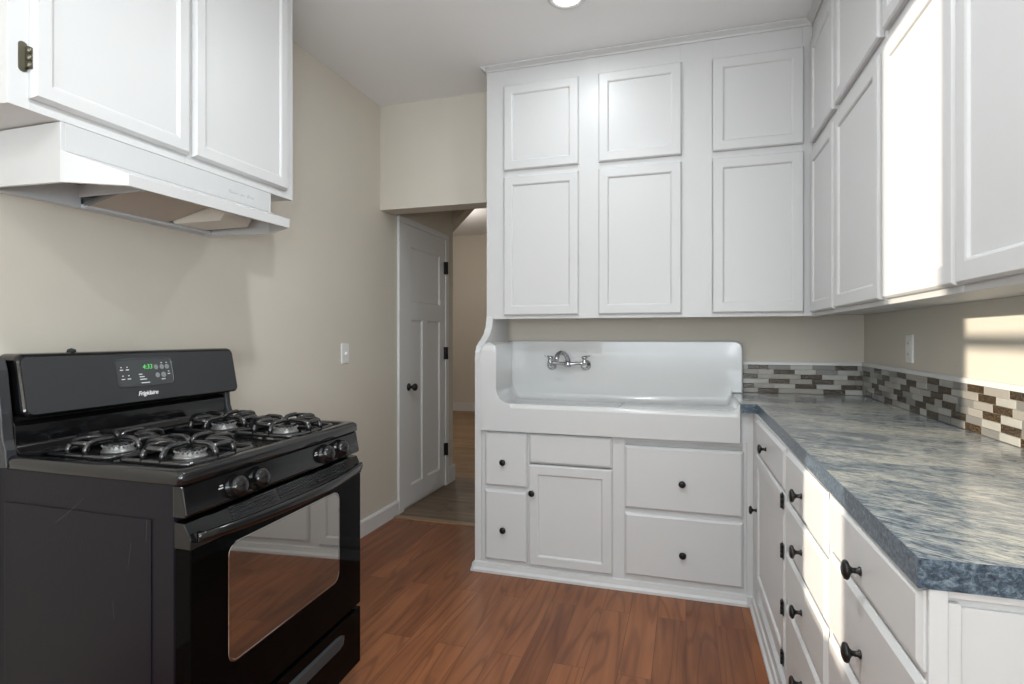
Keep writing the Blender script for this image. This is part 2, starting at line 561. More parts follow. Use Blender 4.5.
lathe(bm, [(.027, 0), (.027, .006), (.012, .012), (.010, .03), (.02, .036), (.027, .048), (.024, .060), (.012, .066), (0, .067)], (XD, 3.563, .858), (1, 0, 0))
struct('knob', bm, BRONZE, leaf, label='dark bronze door knob')
for z in (1.77, 1.08, .30):
    bm = B(); box(bm, XD, XD + .003, 4.163, 4.20, z - .05, z + .05)
    tube(bm, [(XD + .020, 4.192, z - .05), (XD + .020, 4.192, z + .05)], .007)
    box(bm, XD, XD + .02, 4.188, 4.196, z - .05, z + .05)
    struct('hinge', bm, BRONZE, leaf, label='black door hinge')

# ------------------------------------------------------------------ cabinet doors, drawers, knobs
FR = [(0, 0), (0, .013), (.006, .019), (.045, .019), (.050, .0165), (.053, .0105)]
DR = [(0, 0), (0, .010), (.011, .019)]


def face_back(x0, z0, y):                    # faces -y
    return lambda u, v, h: (x0 + u, y - h, z0 + v)


def face_right(y0, z0, xf):                  # faces -x ; u grows towards +y
    return lambda u, v, h: (xf(y0 + u) - h, y0 + u, z0 + v)


def face_left(y0, z0, x):                    # faces +x
    return lambda u, v, h: (x + h, y0 + u, z0 + v)


def panel(name, F, w, h, prof, parent, label=None):
    bm = B(); slab(bm, F, w, h, prof)
    return obj(name, bm, WHITE, parent, .0008, 1, label=label)


KNOB = [(.0075, 0), (.0075, .002), (.0048, .005), (.0045, .012), (.008, .016), (.0150, .019), (.0165, .022), (.0150, .0255), (.009, .028), (0, .0285)]


def knob(parent, pos, axis, s=1.0):
    bm = B(); lathe(bm, [(r * s, h * s) for r, h in KNOB], pos, axis, 18)
    return obj('knob', bm, BRONZE, parent, at=pos, label='small dark round knob')


def hinge_small(parent, p, n, t, mat=BRONZE, label='dark butterfly hinge'):
    """p centre, n outward normal, t direction across"""
    p = Vector(p); n = Vector(n); t = Vector(t); bm = B()

    def F(u, v, h):
        return tuple(p + t * u + Vector((0, 0, v)) + n * h)
    k_ = 1.35 if mat is BRASS else 1.0
    out = [(-.014, -.022), (-.006, -.026), (-.003, -.020), (.003, -.020), (.006, -.026), (.014, -.022),
           (.014, .022), (.006, .026), (.003, .020), (-.003, .020), (-.006, .026), (-.014, .022)]
    rings_mesh(bm, [[(u * k_, v * k_, 0) for u, v in out], [(u * k_, v * k_, .0025) for u, v in out]], F)
    q = p + n * .004
    for a, b in ((-.022, -.008), (-.007, .007), (.008, .022)):
        tube(bm, [q + Vector((0, 0, a * k_)), q + Vector((0, 0, b * k_))], .0042, 10)
    return obj('hinge', bm, mat, parent, at=tuple(p), label=label)


# ---- upper cabinets over the sink
YU = 2.915
up = thing('wall_cabinet', 'tall white six-door cabinet bank reaching the ceiling above the white sink', 'cabinet', (-.25, 3.05, 1.31))
ZT = 2.672
obj('carcass', bx(-1.05, .5640, YU + .0201, YB - .002, 1.325, ZC - .004), WHITE, up, .001, 1)
bm = B()
for a, b in ((-1.052, -.945), (-.545, -.428), (-.025, .122)):
    box(bm, a, b, YU, YU + .02, 1.311, ZC - .004)
box(bm, .522, .5645, YU, YU + .02, 1.311, ZC - .004)
for x0, x1 in ((-.945, -.545), (-.428, -.025), (.122, .522)):
    box(bm, x0, x1, YU + .0006, YU + .02, 1.311, 1.345)
    box(bm, x0, x1, YU + .0006, YU + .02, 2.07, 2.13)
    box(bm, x0, x1, YU + .0006, YU + .02, 2.56, ZC - .004)
obj('face_frame', bm, WHITE, up, .0007, 1)
CROWN = [(0, 0), (.006, 0), (.010, .008), (.022, .016), (.030, .022), (.030, .0295), (0, .0295)]
bm = B()
prism(bm, [(YU - p, 2.669 + q) for p, q in CROWN], 'x', -1.052, .5645)
prism(bm, [(-1.052 - p, 2.669 + q) for p, q in CROWN], 'y', YU - .03, YB - .06)
obj('crown_moulding', bm, WHITE, up)
for x0, x1 in ((-.949, -.537), (-.433, -.021), (.124, .526)):
    panel('door', face_back(x0, 1.330, YU), x1 - x0, .753, FR, up)
    panel('door', face_back(x0, 2.118, YU), x1 - x0, .460 if x0 < 0 else .452, FR, up)

# ---- upper cabinets on the right wall
XF = .565
ur = thing('wall_cabinet', 'tall white cabinet bank on the right wall, one tall door sunlit', 'cabinet', (.72, 1.9, 1.31))
obj('carcass', bx(XF + .0201, XR - .002, .905, YB - .002, 1.325, ZC - .004), WHITE, ur, .001, 1)
bm = B()
cols = [(2.470, 2.880), (1.922, 2.440), (1.430, 1.885), (.935, 1.420)]
st = [(2.86, 2.935), (2.445, 2.475), (1.89, 1.918), (1.423, 1.428), (.903, .94)]
prev = None
for a, b in st:
    box(bm, XF, XF + .02, a, b, 1.309, ZC - .004)
for i in range(4):
    a, b = st[i + 1][1], st[i][0]
    for z0, z1 in ((1.309, 1.345), (2.065, 2.13), (2.56, ZC - .004)):
        box(bm, XF + .0006, XF + .02, a, b, z0, z1)
obj('face_frame', bm, WHITE, ur, .0007, 1)
bm = B(); prism(bm, [(XF - p, 2.669 + q) for p, q in CROWN], 'y', .903, YU)
obj('crown_moulding', bm, WHITE, ur)
for y0, y1 in cols:
    panel('door', face_right(y0, 1.325, lambda y: XF), y1 - y0, .735, FR, ur)
    panel('door', face_right(y0, 2.108, lambda y: XF), y1 - y0, .467, FR, ur)

# ---- upper cabinet over the range
XC = -1.55
ul = thing('wall_cabinet', 'white two-door cabinet hanging on the beige wall over the range hood', 'cabinet', (-1.72, 1.43, 1.775))
obj('carcass', bx(XL + .002, XC - .0201, .922, 1.937, 1.777, ZC - .004), WHITE, ul, .0015, 1)
bm = B()
box(bm, XC - .02, XC, .921, .968, 1.775, ZC - .004); box(bm, XC - .02, XC, 1.418, 1.446, 1.775, ZC - .004)
box(bm, XC - .02, XC, 1.875, 1.938, 1.775, ZC - .004)
for a, b in ((.968, 1.418), (1.446, 1.875)):
    box(bm, XC - .02, XC - .0006, a, b, 1.775, 1.815); box(bm, XC - .02, XC - .0006, a, b, 2.62, ZC - .004)
obj('face_frame', bm, WHITE, ul, .0007, 1)
FL = [(0, 0), (0, .008), (.008, .020), (.040, .020), (.045, .0175), (.049, .013)]
d1 = panel('door', face_left(.966, 1.803, XC), .458, .84, FL, ul)
d2 = panel('door', face_left(1.440, 1.803, XC), .452, .84, FL, ul)
bm = B()
rings_mesh(bm, [[(.953 + u, 1.900 + v_, XC + h) for u, v_ in rrect(.020, .074, .0095)] for h in (0, .002)], lambda u, v_, h: (h, u, v_))
for a, b in ((-.026, -.010), (-.008, .008), (.010, .026)):
    tube(bm, [(XC + .008, .963, 1.9 + a), (XC + .008, .963, 1.9 + b)], .0065, 12)
box(bm, XC + .002, XC + .010, .957, .9672, 1.9 - .026, 1.9 + .026)
obj('hinge', bm, BRASS, d1, at=(XC, .955, 1.9), label='aged brass hinge')
for z in (2.47, 1.88):
    bm = B(); tube(bm, [(XC + .004, 1.899, z - .022), (XC + .004, 1.899, z + .022)], .004)
    obj('hinge', bm, GREY, d2)

# ------------------------------------------------------------------ sink base cabinet
YF = 2.732
sb = thing('sink_base_cabinet', 'white base cabinet under the white sink with knobbed drawers and one door', 'cabinet', (-.36, 2.95, 0))
obj('carcass', bx(-1.012, .2620, YF + .0201, YB - .002, .02, .728), WHITE, sb)
bm = B()
for a, b in ((-1.012, -.985), (-.770, -.753), (-.345, -.278), (.243, .262)):
    box(bm, a, b, YF, YF + .02, .02, .732)
for a, b in ((-.985, -.770), (-.753, -.345), (-.278, .243)):
    box(bm, a, b, YF + .0006, YF + .02, .02, .08); box(bm, a, b, YF + .0006, YF + .02, .715, .732)
    box(bm, a, b, YF + .0006, YF + .02, .37, .46)
obj('face_frame', bm, WHITE, sb, .0007, 1)
# S-curved end panel that joins the wall cabinets to the floor
pr = [(YB - .06, 0), (YF, 0), (YF, 1.10), (YF + .004, 1.135), (YF + .020, 1.163), (YF + .05, 1.183), (YF + .09, 1.202), (YF + .130, 1.228),
      (YF + .158, 1.262), (YF + .172, 1.300), (YF + .178, 1.323), (YB - .06, 1.323)]
bm = B(); prism(bm, pr, 'x', -1.052, -1.014)
obj('end_panel', bm, WHITE, sb, .002, 2)
bm = B()
prism(bm, [(YF, 0), (YF - .022, 0), (YF - .022, .012), (YF - .012, .022), (YF - .008, .045), (YF, .050)], 'x', -1.052, .2625)
prism(bm, [(-1.052, 0), (-1.068, 0), (-1.068, .012), (-1.062, .022), (-1.058, .045), (-1.052, .050)], 'y', YF - .022, YB - .06)
obj('base_moulding', bm, WHITE, sb)


def sdrawer(x0, x1, z0, z1, kx=None, kz=None):
    d = panel('drawer', face_back(x0, z0, YF), x1 - x0, z1 - z0, DR, sb)
    if kx is not None:
        knob(d, (kx, YF - .019, kz), (0, -1, 0))


sdrawer(-.992, -.767, .449, .726, -.888, .576)
sdrawer(-.992, -.767, .070, .429, -.887, .232)
sdrawer(-.756, -.339, .579, .726)
d = panel('door', face_back(-.756, .067, YF), .417, .505, FR, sb)
knob(d, (-.736, YF - .019, .432), (0, -1, 0))
sdrawer(-.281, .247, .396, .695, -.017, .533)
sdrawer(-.281, .247, .078, .375, -.015, .205)

# ------------------------------------------------------------------ cast iron sink
SX0, SX1, SY0, SY1 = -1.0125, .2325, 2.700, 3.176
TOPZ, RIM, BOT = 1.186, .874, .735


def sstep(t):
    t = max(0, min(1, t)); return t * t * (3 - 2 * t)


def smax(a, b, k):
    h = max(k - abs(a - b), 0) / k
    return max(a, b) + h * h * k * .25


def x_in(y):                                  # inner face of the left splash
    return -.925 + (-.985 + .925) * sstep((y - SY0 - .01) / .09)


def wallprof(d, base, top, R, r):
    if d < 0:
        if d < -r:
            return top
        return top - r + math.sqrt(max(r * r - (d + r) ** 2, 0))
    if d < R:
        return base + R - math.sqrt(max(R * R - (R - d) ** 2, 0))
    return base


def sink_z(x, y, dl, db):
    # base: drainboard or bowl
    base = .848 + .006 * sstep((x + .3) / .5)
    inx = min((x + .965) / .05, (-.335 - x) / .05); iny = min((y - 2.775) / .05, (3.13 - y) / .04)
    base -= .15 * sstep(min(inx, iny))
    # front rim
    yy = y - SY0
    rr = .022
    f = RIM if yy > rr else RIM - rr + math.sqrt(max(rr * rr - (rr - yy) ** 2, 0))
    front = f - .05 * sstep((yy - .045) / .05)
    z = smax(base, front, .012) if yy > .02 else f
    # raised right end of the drainboard
    xr = SX1 - x
    zf = z if yy > .05 else max(z, f)
    if xr < .040:
        er = wallprof(xr - .010, z, .9145, .028, .006)
        if xr < .003:
            er = min(er, .9145 - .003 + math.sqrt(max(.003 ** 2 - (.003 - xr) ** 2, 0)))
        if yy < .02:
            er -= .02 - math.sqrt(max(.02 ** 2 - (.02 - yy) ** 2, 0))
        z = max(z, er)
    top = TOPZ - .015 * sstep((.09 - yy) / .09)
    if yy < .03:
        top = top - .03 + math.sqrt(max(.03 ** 2 - (.03 - yy) ** 2, 0))
    R = .075
    l = wallprof(dl, RIM if yy < .05 else z, top, R, .018)
    if dl <= 0:
        dd = x - SX0
        if dd < .02:
            l = min(l, top - .02 + math.sqrt(max(.02 ** 2 - (.02 - dd) ** 2, 0)))
        z = l
    elif dl < R:
        z = max(z, l)
    b = wallprof(db, z, TOPZ, .04, .01)
    if db < .04:
        z = max(z, b)
    return min(z, TOPZ)


def build_sink():
    bm = B()
    xs_l = [i / 16 for i in range(17)]                                   # left splash columns (0..1 of its width)
    xs_r = [0, .0001]; s = 0
    d = .0
    while d < 1.0:
        d += .004 if d < .085 else .012
        xs_r.append(d)
    ysl = []
    y = SY0
    while y < SY0 + .036:
        ysl.append(y); y += .003
    while y < SY1 - .045:
        ysl.append(y); y += .010
    while y < SY1 - .0005:
        ysl.append(y); y += .003
    ysl.append(SY1 - .0001)
    rows = []
    for y in ysl:
        xi = x_in(y); row = []
        for t in xs_l:
            x = SX0 + (xi - SX0) * t
            row.append(bm.verts.new((x, y, sink_z(x, y, x - xi - 1e-6, SY1 - y))))
        L = SX1 - xi
        k = [q for q in xs_r if q < L - .03] + [L - .03 + .03 * q / 8 for q in range(1, 9)]
        # keep equal counts by parametrising on the longest row
        n = NCOL
        for j in range(n):
            if j < 24:
                dd = [0, .0005][j] if j < 2 else .0005 + .085 * (j - 1) / 22
            else:
                u = (j - 23) / (n - 24)
                dd = .0855 + (L - .0855) * (u if u < .97 else u)
            x = xi + dd
            row.append(bm.verts.new((x, y, sink_z(x, y, dd + 1e-6, SY1 - y))))
        rows.append(row)
    for i in range(len(rows) - 1):
        for j in range(len(rows[0]) - 1):
            f = bm.faces.new((rows[i][j], rows[i][j + 1], rows[i + 1][j + 1], rows[i + 1][j])); f.smooth = True
    # front apron and ends down to BOT
    def skirt(vs):
        lo = [bm.verts.new((v.co.x, v.co.y, BOT)) for v in vs]
        for a in range(len(vs) - 1):
            f = bm.faces.new((vs[a], vs[a + 1], lo[a + 1], lo[a])); f.smooth = False
        return lo
    skirt(rows[0]); skirt([r[0] for r in rows]); skirt([r[-1] for r in rows])
    # back splash slab, wider than the drainboard, rounded top right corner
    out = [(-1.0125, .80), (-1.0125, 1.180), (-1.004, 1.191)]
    rc = .040
    for k in range(9):
        a = math.radians(90 - 90 * k / 8)
        out.append((.287 - rc + rc * math.cos(a), 1.192 - rc + rc * math.sin(a)))
    out += [(.287, .9165), (.2325, .9165), (.2325, .80)]

    def sl(s):
        cx, cz = -.36, 1.0
        return [(cx + (x - cx) * (1 - s / .65), cz + (z - cz) * (1 - s / .19)) for x, z in out]
    rg = []
    for s, yy in ((0, YB - .001), (0, SY1 + .008), (.0025, SY1 + .003), (.008, SY1)):
        rg.append([(x, z, yy) for x, z in (sl(s) if s else out)])
    rings_mesh(bm, rg, lambda u, v, h: (u, h, v), smooth=True)
    return bm


NCOL = 110
sink = obj('farmhouse_sink', build_sink(), PORC)
tag(sink, 'long white cast iron sink with high back and drainboard set in white cabinet', 'sink')

# ------------------------------------------------------------------ faucet on the sink back
FY = SY1
fc = thing('faucet', 'chrome bridge faucet mounted on the tall white sink back', 'faucet', (-.645, FY, 1.06))
bm = B()
tube(bm, [(-.743, FY - .045, 1.062), (-.72, FY - .045, 1.064), (-.67, FY - .045, 1.060), (-.645, FY - .045, 1.058), (-.62, FY - .045, 1.060), (-.57, FY - .045, 1.064), (-.546, FY - .045, 1.062)],
     [.014, .010, .010, .016, .010, .010, .014], 12)
lathe(bm, [(.016, -.016), (.019, -.010), (.019, .010), (.012, .018)], (-.640, FY - .045, 1.058), (0, 0, 1))
obj('bridge', bm, CHROME, fc)
bm = B()
P0 = Vector((-.640, FY - .045, 1.070))
tube(bm, [P0, P0 + Vector((0, -.004, .018)), P0 + Vector((-.006, -.016, .038)), P0 + Vector((-.016, -.040, .052)), P0 + Vector((-.028, -.068, .054)),
          P0 + Vector((-.038, -.092, .044)), P0 + Vector((-.043, -.104, .026)), P0 + Vector((-.044, -.107, .010))],
     [.015, .014, .0135, .013, .013, .0135, .0145, .0155], 14)
obj('spout', bm, CHROME, fc)
for x, s in ((-.743, -1), (-.546, 1)):
    bm = B(); lathe(bm, [(.0, 0), (.030, 0), (.031, .004), (.026, .012), (.016, .017), (.012, .045)], (x, FY, 1.052), (0, -1, 0))
    obj('escutcheon', bm, CHROME, fc)
    bm = B()
    lathe(bm, [(.014, -.01), (.017, .006), (.012, .016), (.014, .024), (.018, .030), (.015, .038), (0, .042)], (x, FY - .045, 1.064), (0, 0, 1))
    tube(bm, [(x, FY - .045, 1.098), (x + s * .012, FY - .052, 1.103), (x + s * .030, FY - .064, 1.105)], [.006, .005, .004], 8)
    obj('handle', bm, CHROME, fc)

# ------------------------------------------------------------------ right base cabinets
def xb(y):
    return .3145 - .014 * (y - .9)


rb = thing('base_cabinet', 'long white base cabinet run with dark knobs under the blue-grey countertop', 'cabinet', (.6, 1.9, 0))
bm = B(); prism(bm, [(xb(.905) + .004, .905), (XR - .002, .905), (XR - .002, YB - .002), (xb(2.73) + .02, YB - .002), (xb(2.73) + .02, 2.73)], 'z', .02, .874)
prism(bm, [(.2630, YF + .002), (xb(2.73) + .02, YF + .002), (xb(2.73) + .02, YF + .3), (.2630, YF + .3)], 'z', .02, .732)
prism(bm, [(.2365, YF), (xb(2.73) + .02, YF), (xb(2.73) + .02, YF + .02), (.2365, YF + .02)], 'z', .7322, .874)
prism(bm, [(.2630, YF), (xb(2.73), YF), (xb(2.73), YF - .012), (.2630, YF - .020)], 'z', 0, .045)
obj('carcass', bm, WHITE, rb)
bm = B()


def fbox(y0, y1, z0, z1, t=0.0):
    T = lambda u, y, z: (xb(y) + u, y, z)
    box(bm, t, .018, y0, y1, z0, z1, T=T)


for a, b in ((2.565, 2.731), (1.888, 1.912), (1.382, 1.408), (.898, .900)):
    fbox(a, b, .02, .874)
for a, b in ((1.912, 2.565), (1.408, 1.888), (.900, 1.382)):
    for z0, z1 in ((.02, .085), (.55, .59), (.69, .76), (.862, .874)):
        fbox(a, b, z0, z1, .0006)
obj('face_frame', bm, WHITE, rb, .0007, 1)
bm = B()
T = lambda u, y, z: (xb(y) - u, y, z)
prism(bm, [(0, 0), (.018, 0), (.018, .012), (.009, .022), (.006, .045), (0, .050)], 'y', .896, 2.715, T=lambda u, y, z: (xb(y) - u, y, z))
obj('base_moulding', bm, WHITE, rb)
bm = B()
box(bm, xb(.9) - .001, .336, .890, .905, 0, .874); box(bm, .336, .352, .893, .905, 0, .856)
box(bm, .352, XR - .002, .899, .905, 0, .85)
box(bm, .336, XR - .002, .8945, .905, .862, .874)
obj('end_panel', bm, WHITE, rb, .001, 1)


DR2 = [(0, 0), (0, .004), (.010, .0105)]
FR2 = [(0, 0), (0, .005), (.006, .0105), (.045, .0105), (.050, .008), (.053, .003)]


def rdrawer(y0, y1, z0, z1, ky=None, kz=None, prof=DR2, name='drawer'):
    d = panel(name, face_right(y0, z0, xb), y1 - y0, z1 - z0, prof, rb)
    if ky is not None:
        knob(d, (xb(ky) - .0105, ky, kz), (-1, 0, 0), 1.08)
    return d


rdrawer(1.918, 2.56, .735, .866, 2.27, .795)
dd = rdrawer(1.918, 2.56, .175, .722, 2.53, .490, FR2, 'door')
for z in (.700, .544, .367, .211):
    hinge_small(dd, (xb(1.93) - .0100, 1.928, z), (-1, 0, 0), (0, 1, 0), BRONZE, 'dark hinge')
rdrawer(1.410, 1.885, .726, .866, 1.650, .790)
rdrawer(1.410, 1.885, .572, .714, 1.650, .640)
rdrawer(1.410, 1.885, .412, .560, 1.650, .480)
rdrawer(1.410, 1.885, .070, .400, 1.650, .290)
rdrawer(.898, 1.380, .756, .868, 1.150, .792)
rdrawer(.898, 1.380, .580, .744, 1.150, .642)
rdrawer(.898, 1.380, .350, .566, 1.150, .470)
rdrawer(.898, 1.380, .070, .338, 1.150, .230)

# ------------------------------------------------------------------ countertop
bm = B()
prism(bm, [(.2335, 2.6835), (.289, 2.6835), (.3015, 2.671), (.3015, .8885), (XR - .001, .8885), (XR - .001, YB - .001), (.2905, YB - .001), (.2905, SY1 - .004), (.2335, SY1 - .004)],
      'z', .8745, .9155)
ct = obj('countertop', bm, COUNTER, None)
tag(ct, 'blue-grey marbled laminate countertop along the right wall beside the sink', 'countertop')

bm = B()
ed = [(.2335, 2.6835), (.289, 2.6835), (.3015, 2.671), (.3015, .8885), (XR - .001, .8885)]
eo = [(.2335, 2.682), (.2885, 2.682), (.300, 2.6705), (.300, .887), (XR - .001, .887)]
prism(bm, ed + eo[::-1], 'z', .8745, .9152)
obj('edge_band', bm, EDGE, ct, label='darker blue speckled edge strip')

# ------------------------------------------------------------------ tile backsplashes
rnd = random.Random(4)
TM = [T_DARK, T_LIGHT, T_GREY, T_CREAM, GROUT]
ZT0 = .9165
RH = .0248


def tiles(bm, F, length, dark_starts, tl=.100):
    """F(u, v, h): u along, v up, h outwards"""
    def tb(u0, u1, v0, v1, h0, h1, mi, c=.0012):
        R = [[(u0 + i, v0 + i, h), (u1 - i, v0 + i, h), (u1 - i, v1 - i, h), (u0 + i, v1 - i, h)] for i, h in ((0, h0), (0, h1 - c), (c, h1))]
        rings_mesh(bm, R, F, mi=mi)
    tb(0, length, 0, RH * 6, 0, .004, 4, .0001)
    g = .0012
    for r in range(6):
        v1 = RH * (6 - r) - g / 2; v0 = v1 - RH + g
        ds = dark_starts[r]
        marks = []
        for q in ds:
            marks.append((q, q + tl))
        u = 0.0
        edges = []
        for a, b in marks:
            while u < a - 1e-4:
                n = max(1, round((a - u) / tl)); e = u + (a - u) / n
                edges.append((u, e, 1)); u = e
            edges.append((max(a, 0), min(b, length), 0)); u = min(b, length)
        while u < length - .004:
            e = min(u + tl, length); edges.append((u, e, 1)); u = e
        last = 0
        for a, b, k in edges:
            if b - a < .006:
                continue
            if k == 1:
                mi = rnd.choice([1, 1, 3, 2] if last == 0 else [2, 2, 2, 3] if last == 1 else [1, 1, 3])
            else:
                mi = 0
            last = mi
            tb(a + g / 2, b - g / 2, v0, v1, .003, .008 + rnd.uniform(0, .0006), mi)


X0T = .2925
LB = XR - .009 - X0T
pxs = LB / 745.0                                # crop pixels to metres along the back wall
ds = [[55, 605], [222], [-13, 392, 678], [190, 462], [-45, 358, 640], [120, 532]]
ds = [[(q - 22) * pxs for q in r if (q - 22) * pxs > -.08] for r in ds]
ds = [[max(q, -.045) for q in r] for r in ds]
bs1 = thing('tile_backsplash', 'short mosaic tile backsplash between the sink and the corner', 'backsplash', (.58, YB, ZT0), 'mosaic tile backsplashes')
bm = B(); tiles(bm, lambda u, v, h: (X0T + u, YB - .0005 - h, ZT0 + v), LB, ds)
obj('tiles', bm, TM, bs1)
bm = B(); prism(bm, [(YB - .0005, ZT0 + .1492), (YB - .012, ZT0 + .1492), (YB - .012, ZT0 + .161), (YB - .009, ZT0 + .1665), (YB - .0005, ZT0 + .1665)], 'x', X0T, XR - .0135)
obj('cap_trim', bm, TRIMW, bs1, label='white cap strip')
bs2 = thing('tile_backsplash', 'long mosaic tile backsplash along the right wall, sunlit at its near end', 'backsplash', (XR, 2.0, ZT0), 'mosaic tile backsplashes')
Y0T, LR = YB - .009, YB - .009 - .889
yref = 2.76                                      # first dark tile measured here in the top row
offs = [(yref, (3, 3, 2.35, 3, 4, 3, 3)), (2.655, (2.9, 2.75, 3, 3, 3, 3, 3)), (2.72, (2.9, 4.2, 3, 3, 3, 3)), (2.80, (3, 1.6, 2.7, 3, 3, 3)),
        (2.76, (1.9, 3, 3, 2.4, 3, 3)), (2.62, (1.6, 2.9, 3, 3, 3, 3))]
ds2 = []
for r, (yr, steps) in enumerate(offs):
    L = []
    y = yr
    u = Y0T - y
    back = u - .30
    while back > .0:
        L.insert(0, back); back -= .275
    L.append(u)
    i = 0
    while u < LR:
        u += steps[i % len(steps)] * .104; i += 1
        if u < LR - .02:
            L.append(u)
    ds2.append(L)
bm = B(); tiles(bm, lambda u, v, h: (XR - .0005 - h, Y0T - u, ZT0 + v), LR, ds2, .1035)
obj('tiles', bm, TM, bs2)
bm = B(); prism(bm, [(XR - .0005, ZT0 + .1492), (XR - .012, ZT0 + .1492), (XR - .012, ZT0 + .161), (XR - .009, ZT0 + .1665), (XR - .0005, ZT0 + .1665)], 'y', .889, YB - .0005)
obj('cap_trim', bm, TRIMW, bs2, label='white cap strip')

# ------------------------------------------------------------------ outlet and switch
def plate(name, label, cat, F, kind):
    bm = B()
    R = [[(u, v, h) for u, v in rrect(.072 - 2 * i, .116 - 2 * i, .004)] for i, h in ((0, 0), (0, .004), (.003, .0065))]
    rings_mesh(bm, R, F)
    t = thing(name, label, cat, F(0, -.058, 0))
    obj('cover_plate', bm, PLASTIC, t)
    if kind == 'outlet':
        for v in (-.022, .022):
            bm = B()
            R = [[(u, v + w_, h) for u, w_ in rrect(.034, .028, .010)] for h in (.006, .0085)]
            rings_mesh(bm, R, F)
            for u in (-.007, .007):
                R = [[(u + a, v + b, h) for a, b in ((-.001, -.005), (.001, -.005), (.001, .005), (-.001, .005))] for h in (.0084, .0088)]
                rings_mesh(bm, R, F, mi=1)
            obj('socket', bm, [PLASTIC, DARK], t)
    else:
        bm = B()
        rings_mesh(bm, [[(a, b + s * .004, h) for a, b in rrect(.012 - s * .004, .022 - s * .008, .002)] for s, h in ((0, .006), (1, .018))], F)
        obj('toggle', bm, PLASTIC, t)


plate('electric_outlet', 'white double electric outlet on the beige wall above the mosaic tiles', 'outlet', lambda u, v, h: (XR - h, 2.635 + u, 1.166 + v), 'outlet')
plate('light_switch', 'white light switch on the beige wall beside the hall opening', 'switch', lambda u, v, h: (XL + h, 2.806 + u, 1.116 + v), 'switch')

# ------------------------------------------------------------------ range hood
hd = thing('range_hood', 'white under-cabinet range hood with mesh filter above the black range', 'range hood', (XL, 1.425, 1.625))
HX0, HX1, HX2 = XL + .002, XC, -1.405
HY0, HY1 = 1.04, 1.812
bm = B()
# top box
box(bm, HX0, HX1, HY0 + .0103, HY1 - .0103, 1.70, 1.774)
# side skirts and canopy front as thin shells
for y0, yi, s in ((HY0, HY0 + .072, 1), (HY1, HY1 - .072, -1)):
    ya, yb_ = y0, y0 + s * .010
    quad = [(HX0, ya, 1.625), (HX1, ya, 1.616), (HX1, ya, 1.774), (HX0, ya, 1.774)]
    quad2 = [(HX0, yb_, 1.625), (HX1, yb_, 1.616), (HX1, yb_, 1.774), (HX0, yb_, 1.774)]
    va = [bm.verts.new(q) for q in quad]; vb = [bm.verts.new(q) for q in quad2]
    bm.faces.new(va); bm.faces.new(vb[::-1])
    for i in range(4):
        bm.faces.new((va[i], vb[i], vb[(i + 1) % 4], va[(i + 1) % 4]))
# flared canopy
O = [(HX1, HY0, 1.70), (HX2, HY0 + .072, 1.645), (HX2, HY1 - .072, 1.650), (HX1, HY1, 1.70)]
O2 = [(HX1, HY0, 1.616), (HX2, HY0 + .072, 1.613), (HX2, HY1 - .072, 1.617), (HX1, HY1, 1.616)]
I = [(HX1 - .001, HY0 + .01, 1.692), (HX2 - .010, HY0 + .080, 1.638), (HX2 - .010, HY1 - .080, 1.642), (HX1 - .001, HY1 - .01, 1.692)]
I2 = [(HX1 - .001, HY0 + .01, 1.616), (HX2 - .010, HY0 + .080, 1.613), (HX2 - .010, HY1 - .080, 1.617), (HX1 - .001, HY1 - .01, 1.616)]
v = {k: [bm.verts.new(p) for p in L] for k, L in (('O', O), ('O2', O2), ('I', I), ('I2', I2))}
bm.faces.new(v['O'])                                     # sloped top
bm.faces.new(v['I'][::-1])
for i in range(3):
    bm.faces.new((v['O'][i], v['O2'][i], v['O2'][i + 1], v['O'][i + 1]))
    bm.faces.new((v['I'][i], v['I'][i + 1], v['I2'][i + 1], v['I2'][i]))
    bm.faces.new((v['O2'][i], v['I2'][i], v['I2'][i + 1], v['O2'][i + 1]))
obj('canopy', bm, HOODW, hd, .0012, 1)
bm = B()
box(bm, HX0, HX0 + .03, HY0 + .011, 1.306, 1.628, 1.699)
box(bm, HX0, HX1 - .002, 1.298, 1.304, 1.660, 1.699)
box(bm, HX0, HX0 + .05, 1.306, HY1 - .011, 1.628, 1.640)
box(bm, HX0, HX0 + .006, 1.306, HY1 - .011, 1.640, 1.699)
obj('inner_pan', bm, HOODIN, hd, .001, 1)
bm = B()
bmf = [(HX0 + .045, 1.635), (-1.60, 1.688), (-1.60, 1.694), (HX0 + .045, 1.643)]
prism(bm, bmf, 'y', 1.312, 1.60)
obj('grease_filter', bm, MESHM, hd)
bm = B(); prism(bm, [(HX0 + .042, 1.633), (-1.595, 1.687), (-1.595, 1.697), (HX0 + .042, 1.643)], 'y', 1.306, 1.316)
obj('filter_frame', bm, ALU, hd)
bm = B()
prism(bm, [(-1.835, 1.655), (-1.81, 1.632), (-1.60, 1.632), (-1.58, 1.66), (-1.60, 1.699), (-1.835, 1.699)], 'y', 1.61, 1.745)
obj('light_lens', bm, LENS, hd, .004, 2)
# maker's script, too faint to read: raised strokes
bm = B()
for k in range(11):
    y = 1.60 + k * .011
    if k in (4, 7):
        continue
    tube(bm, [(XC + .0006, y, 1.726 + (.004 if k % 3 == 0 else 0)), (XC + .0010, y + .004, 1.7345 + (.006 if k % 4 == 0 else 0)), (XC + .0006, y + .008, 1.728)], .0006, 5)
obj('emblem', bm, GREY, hd)

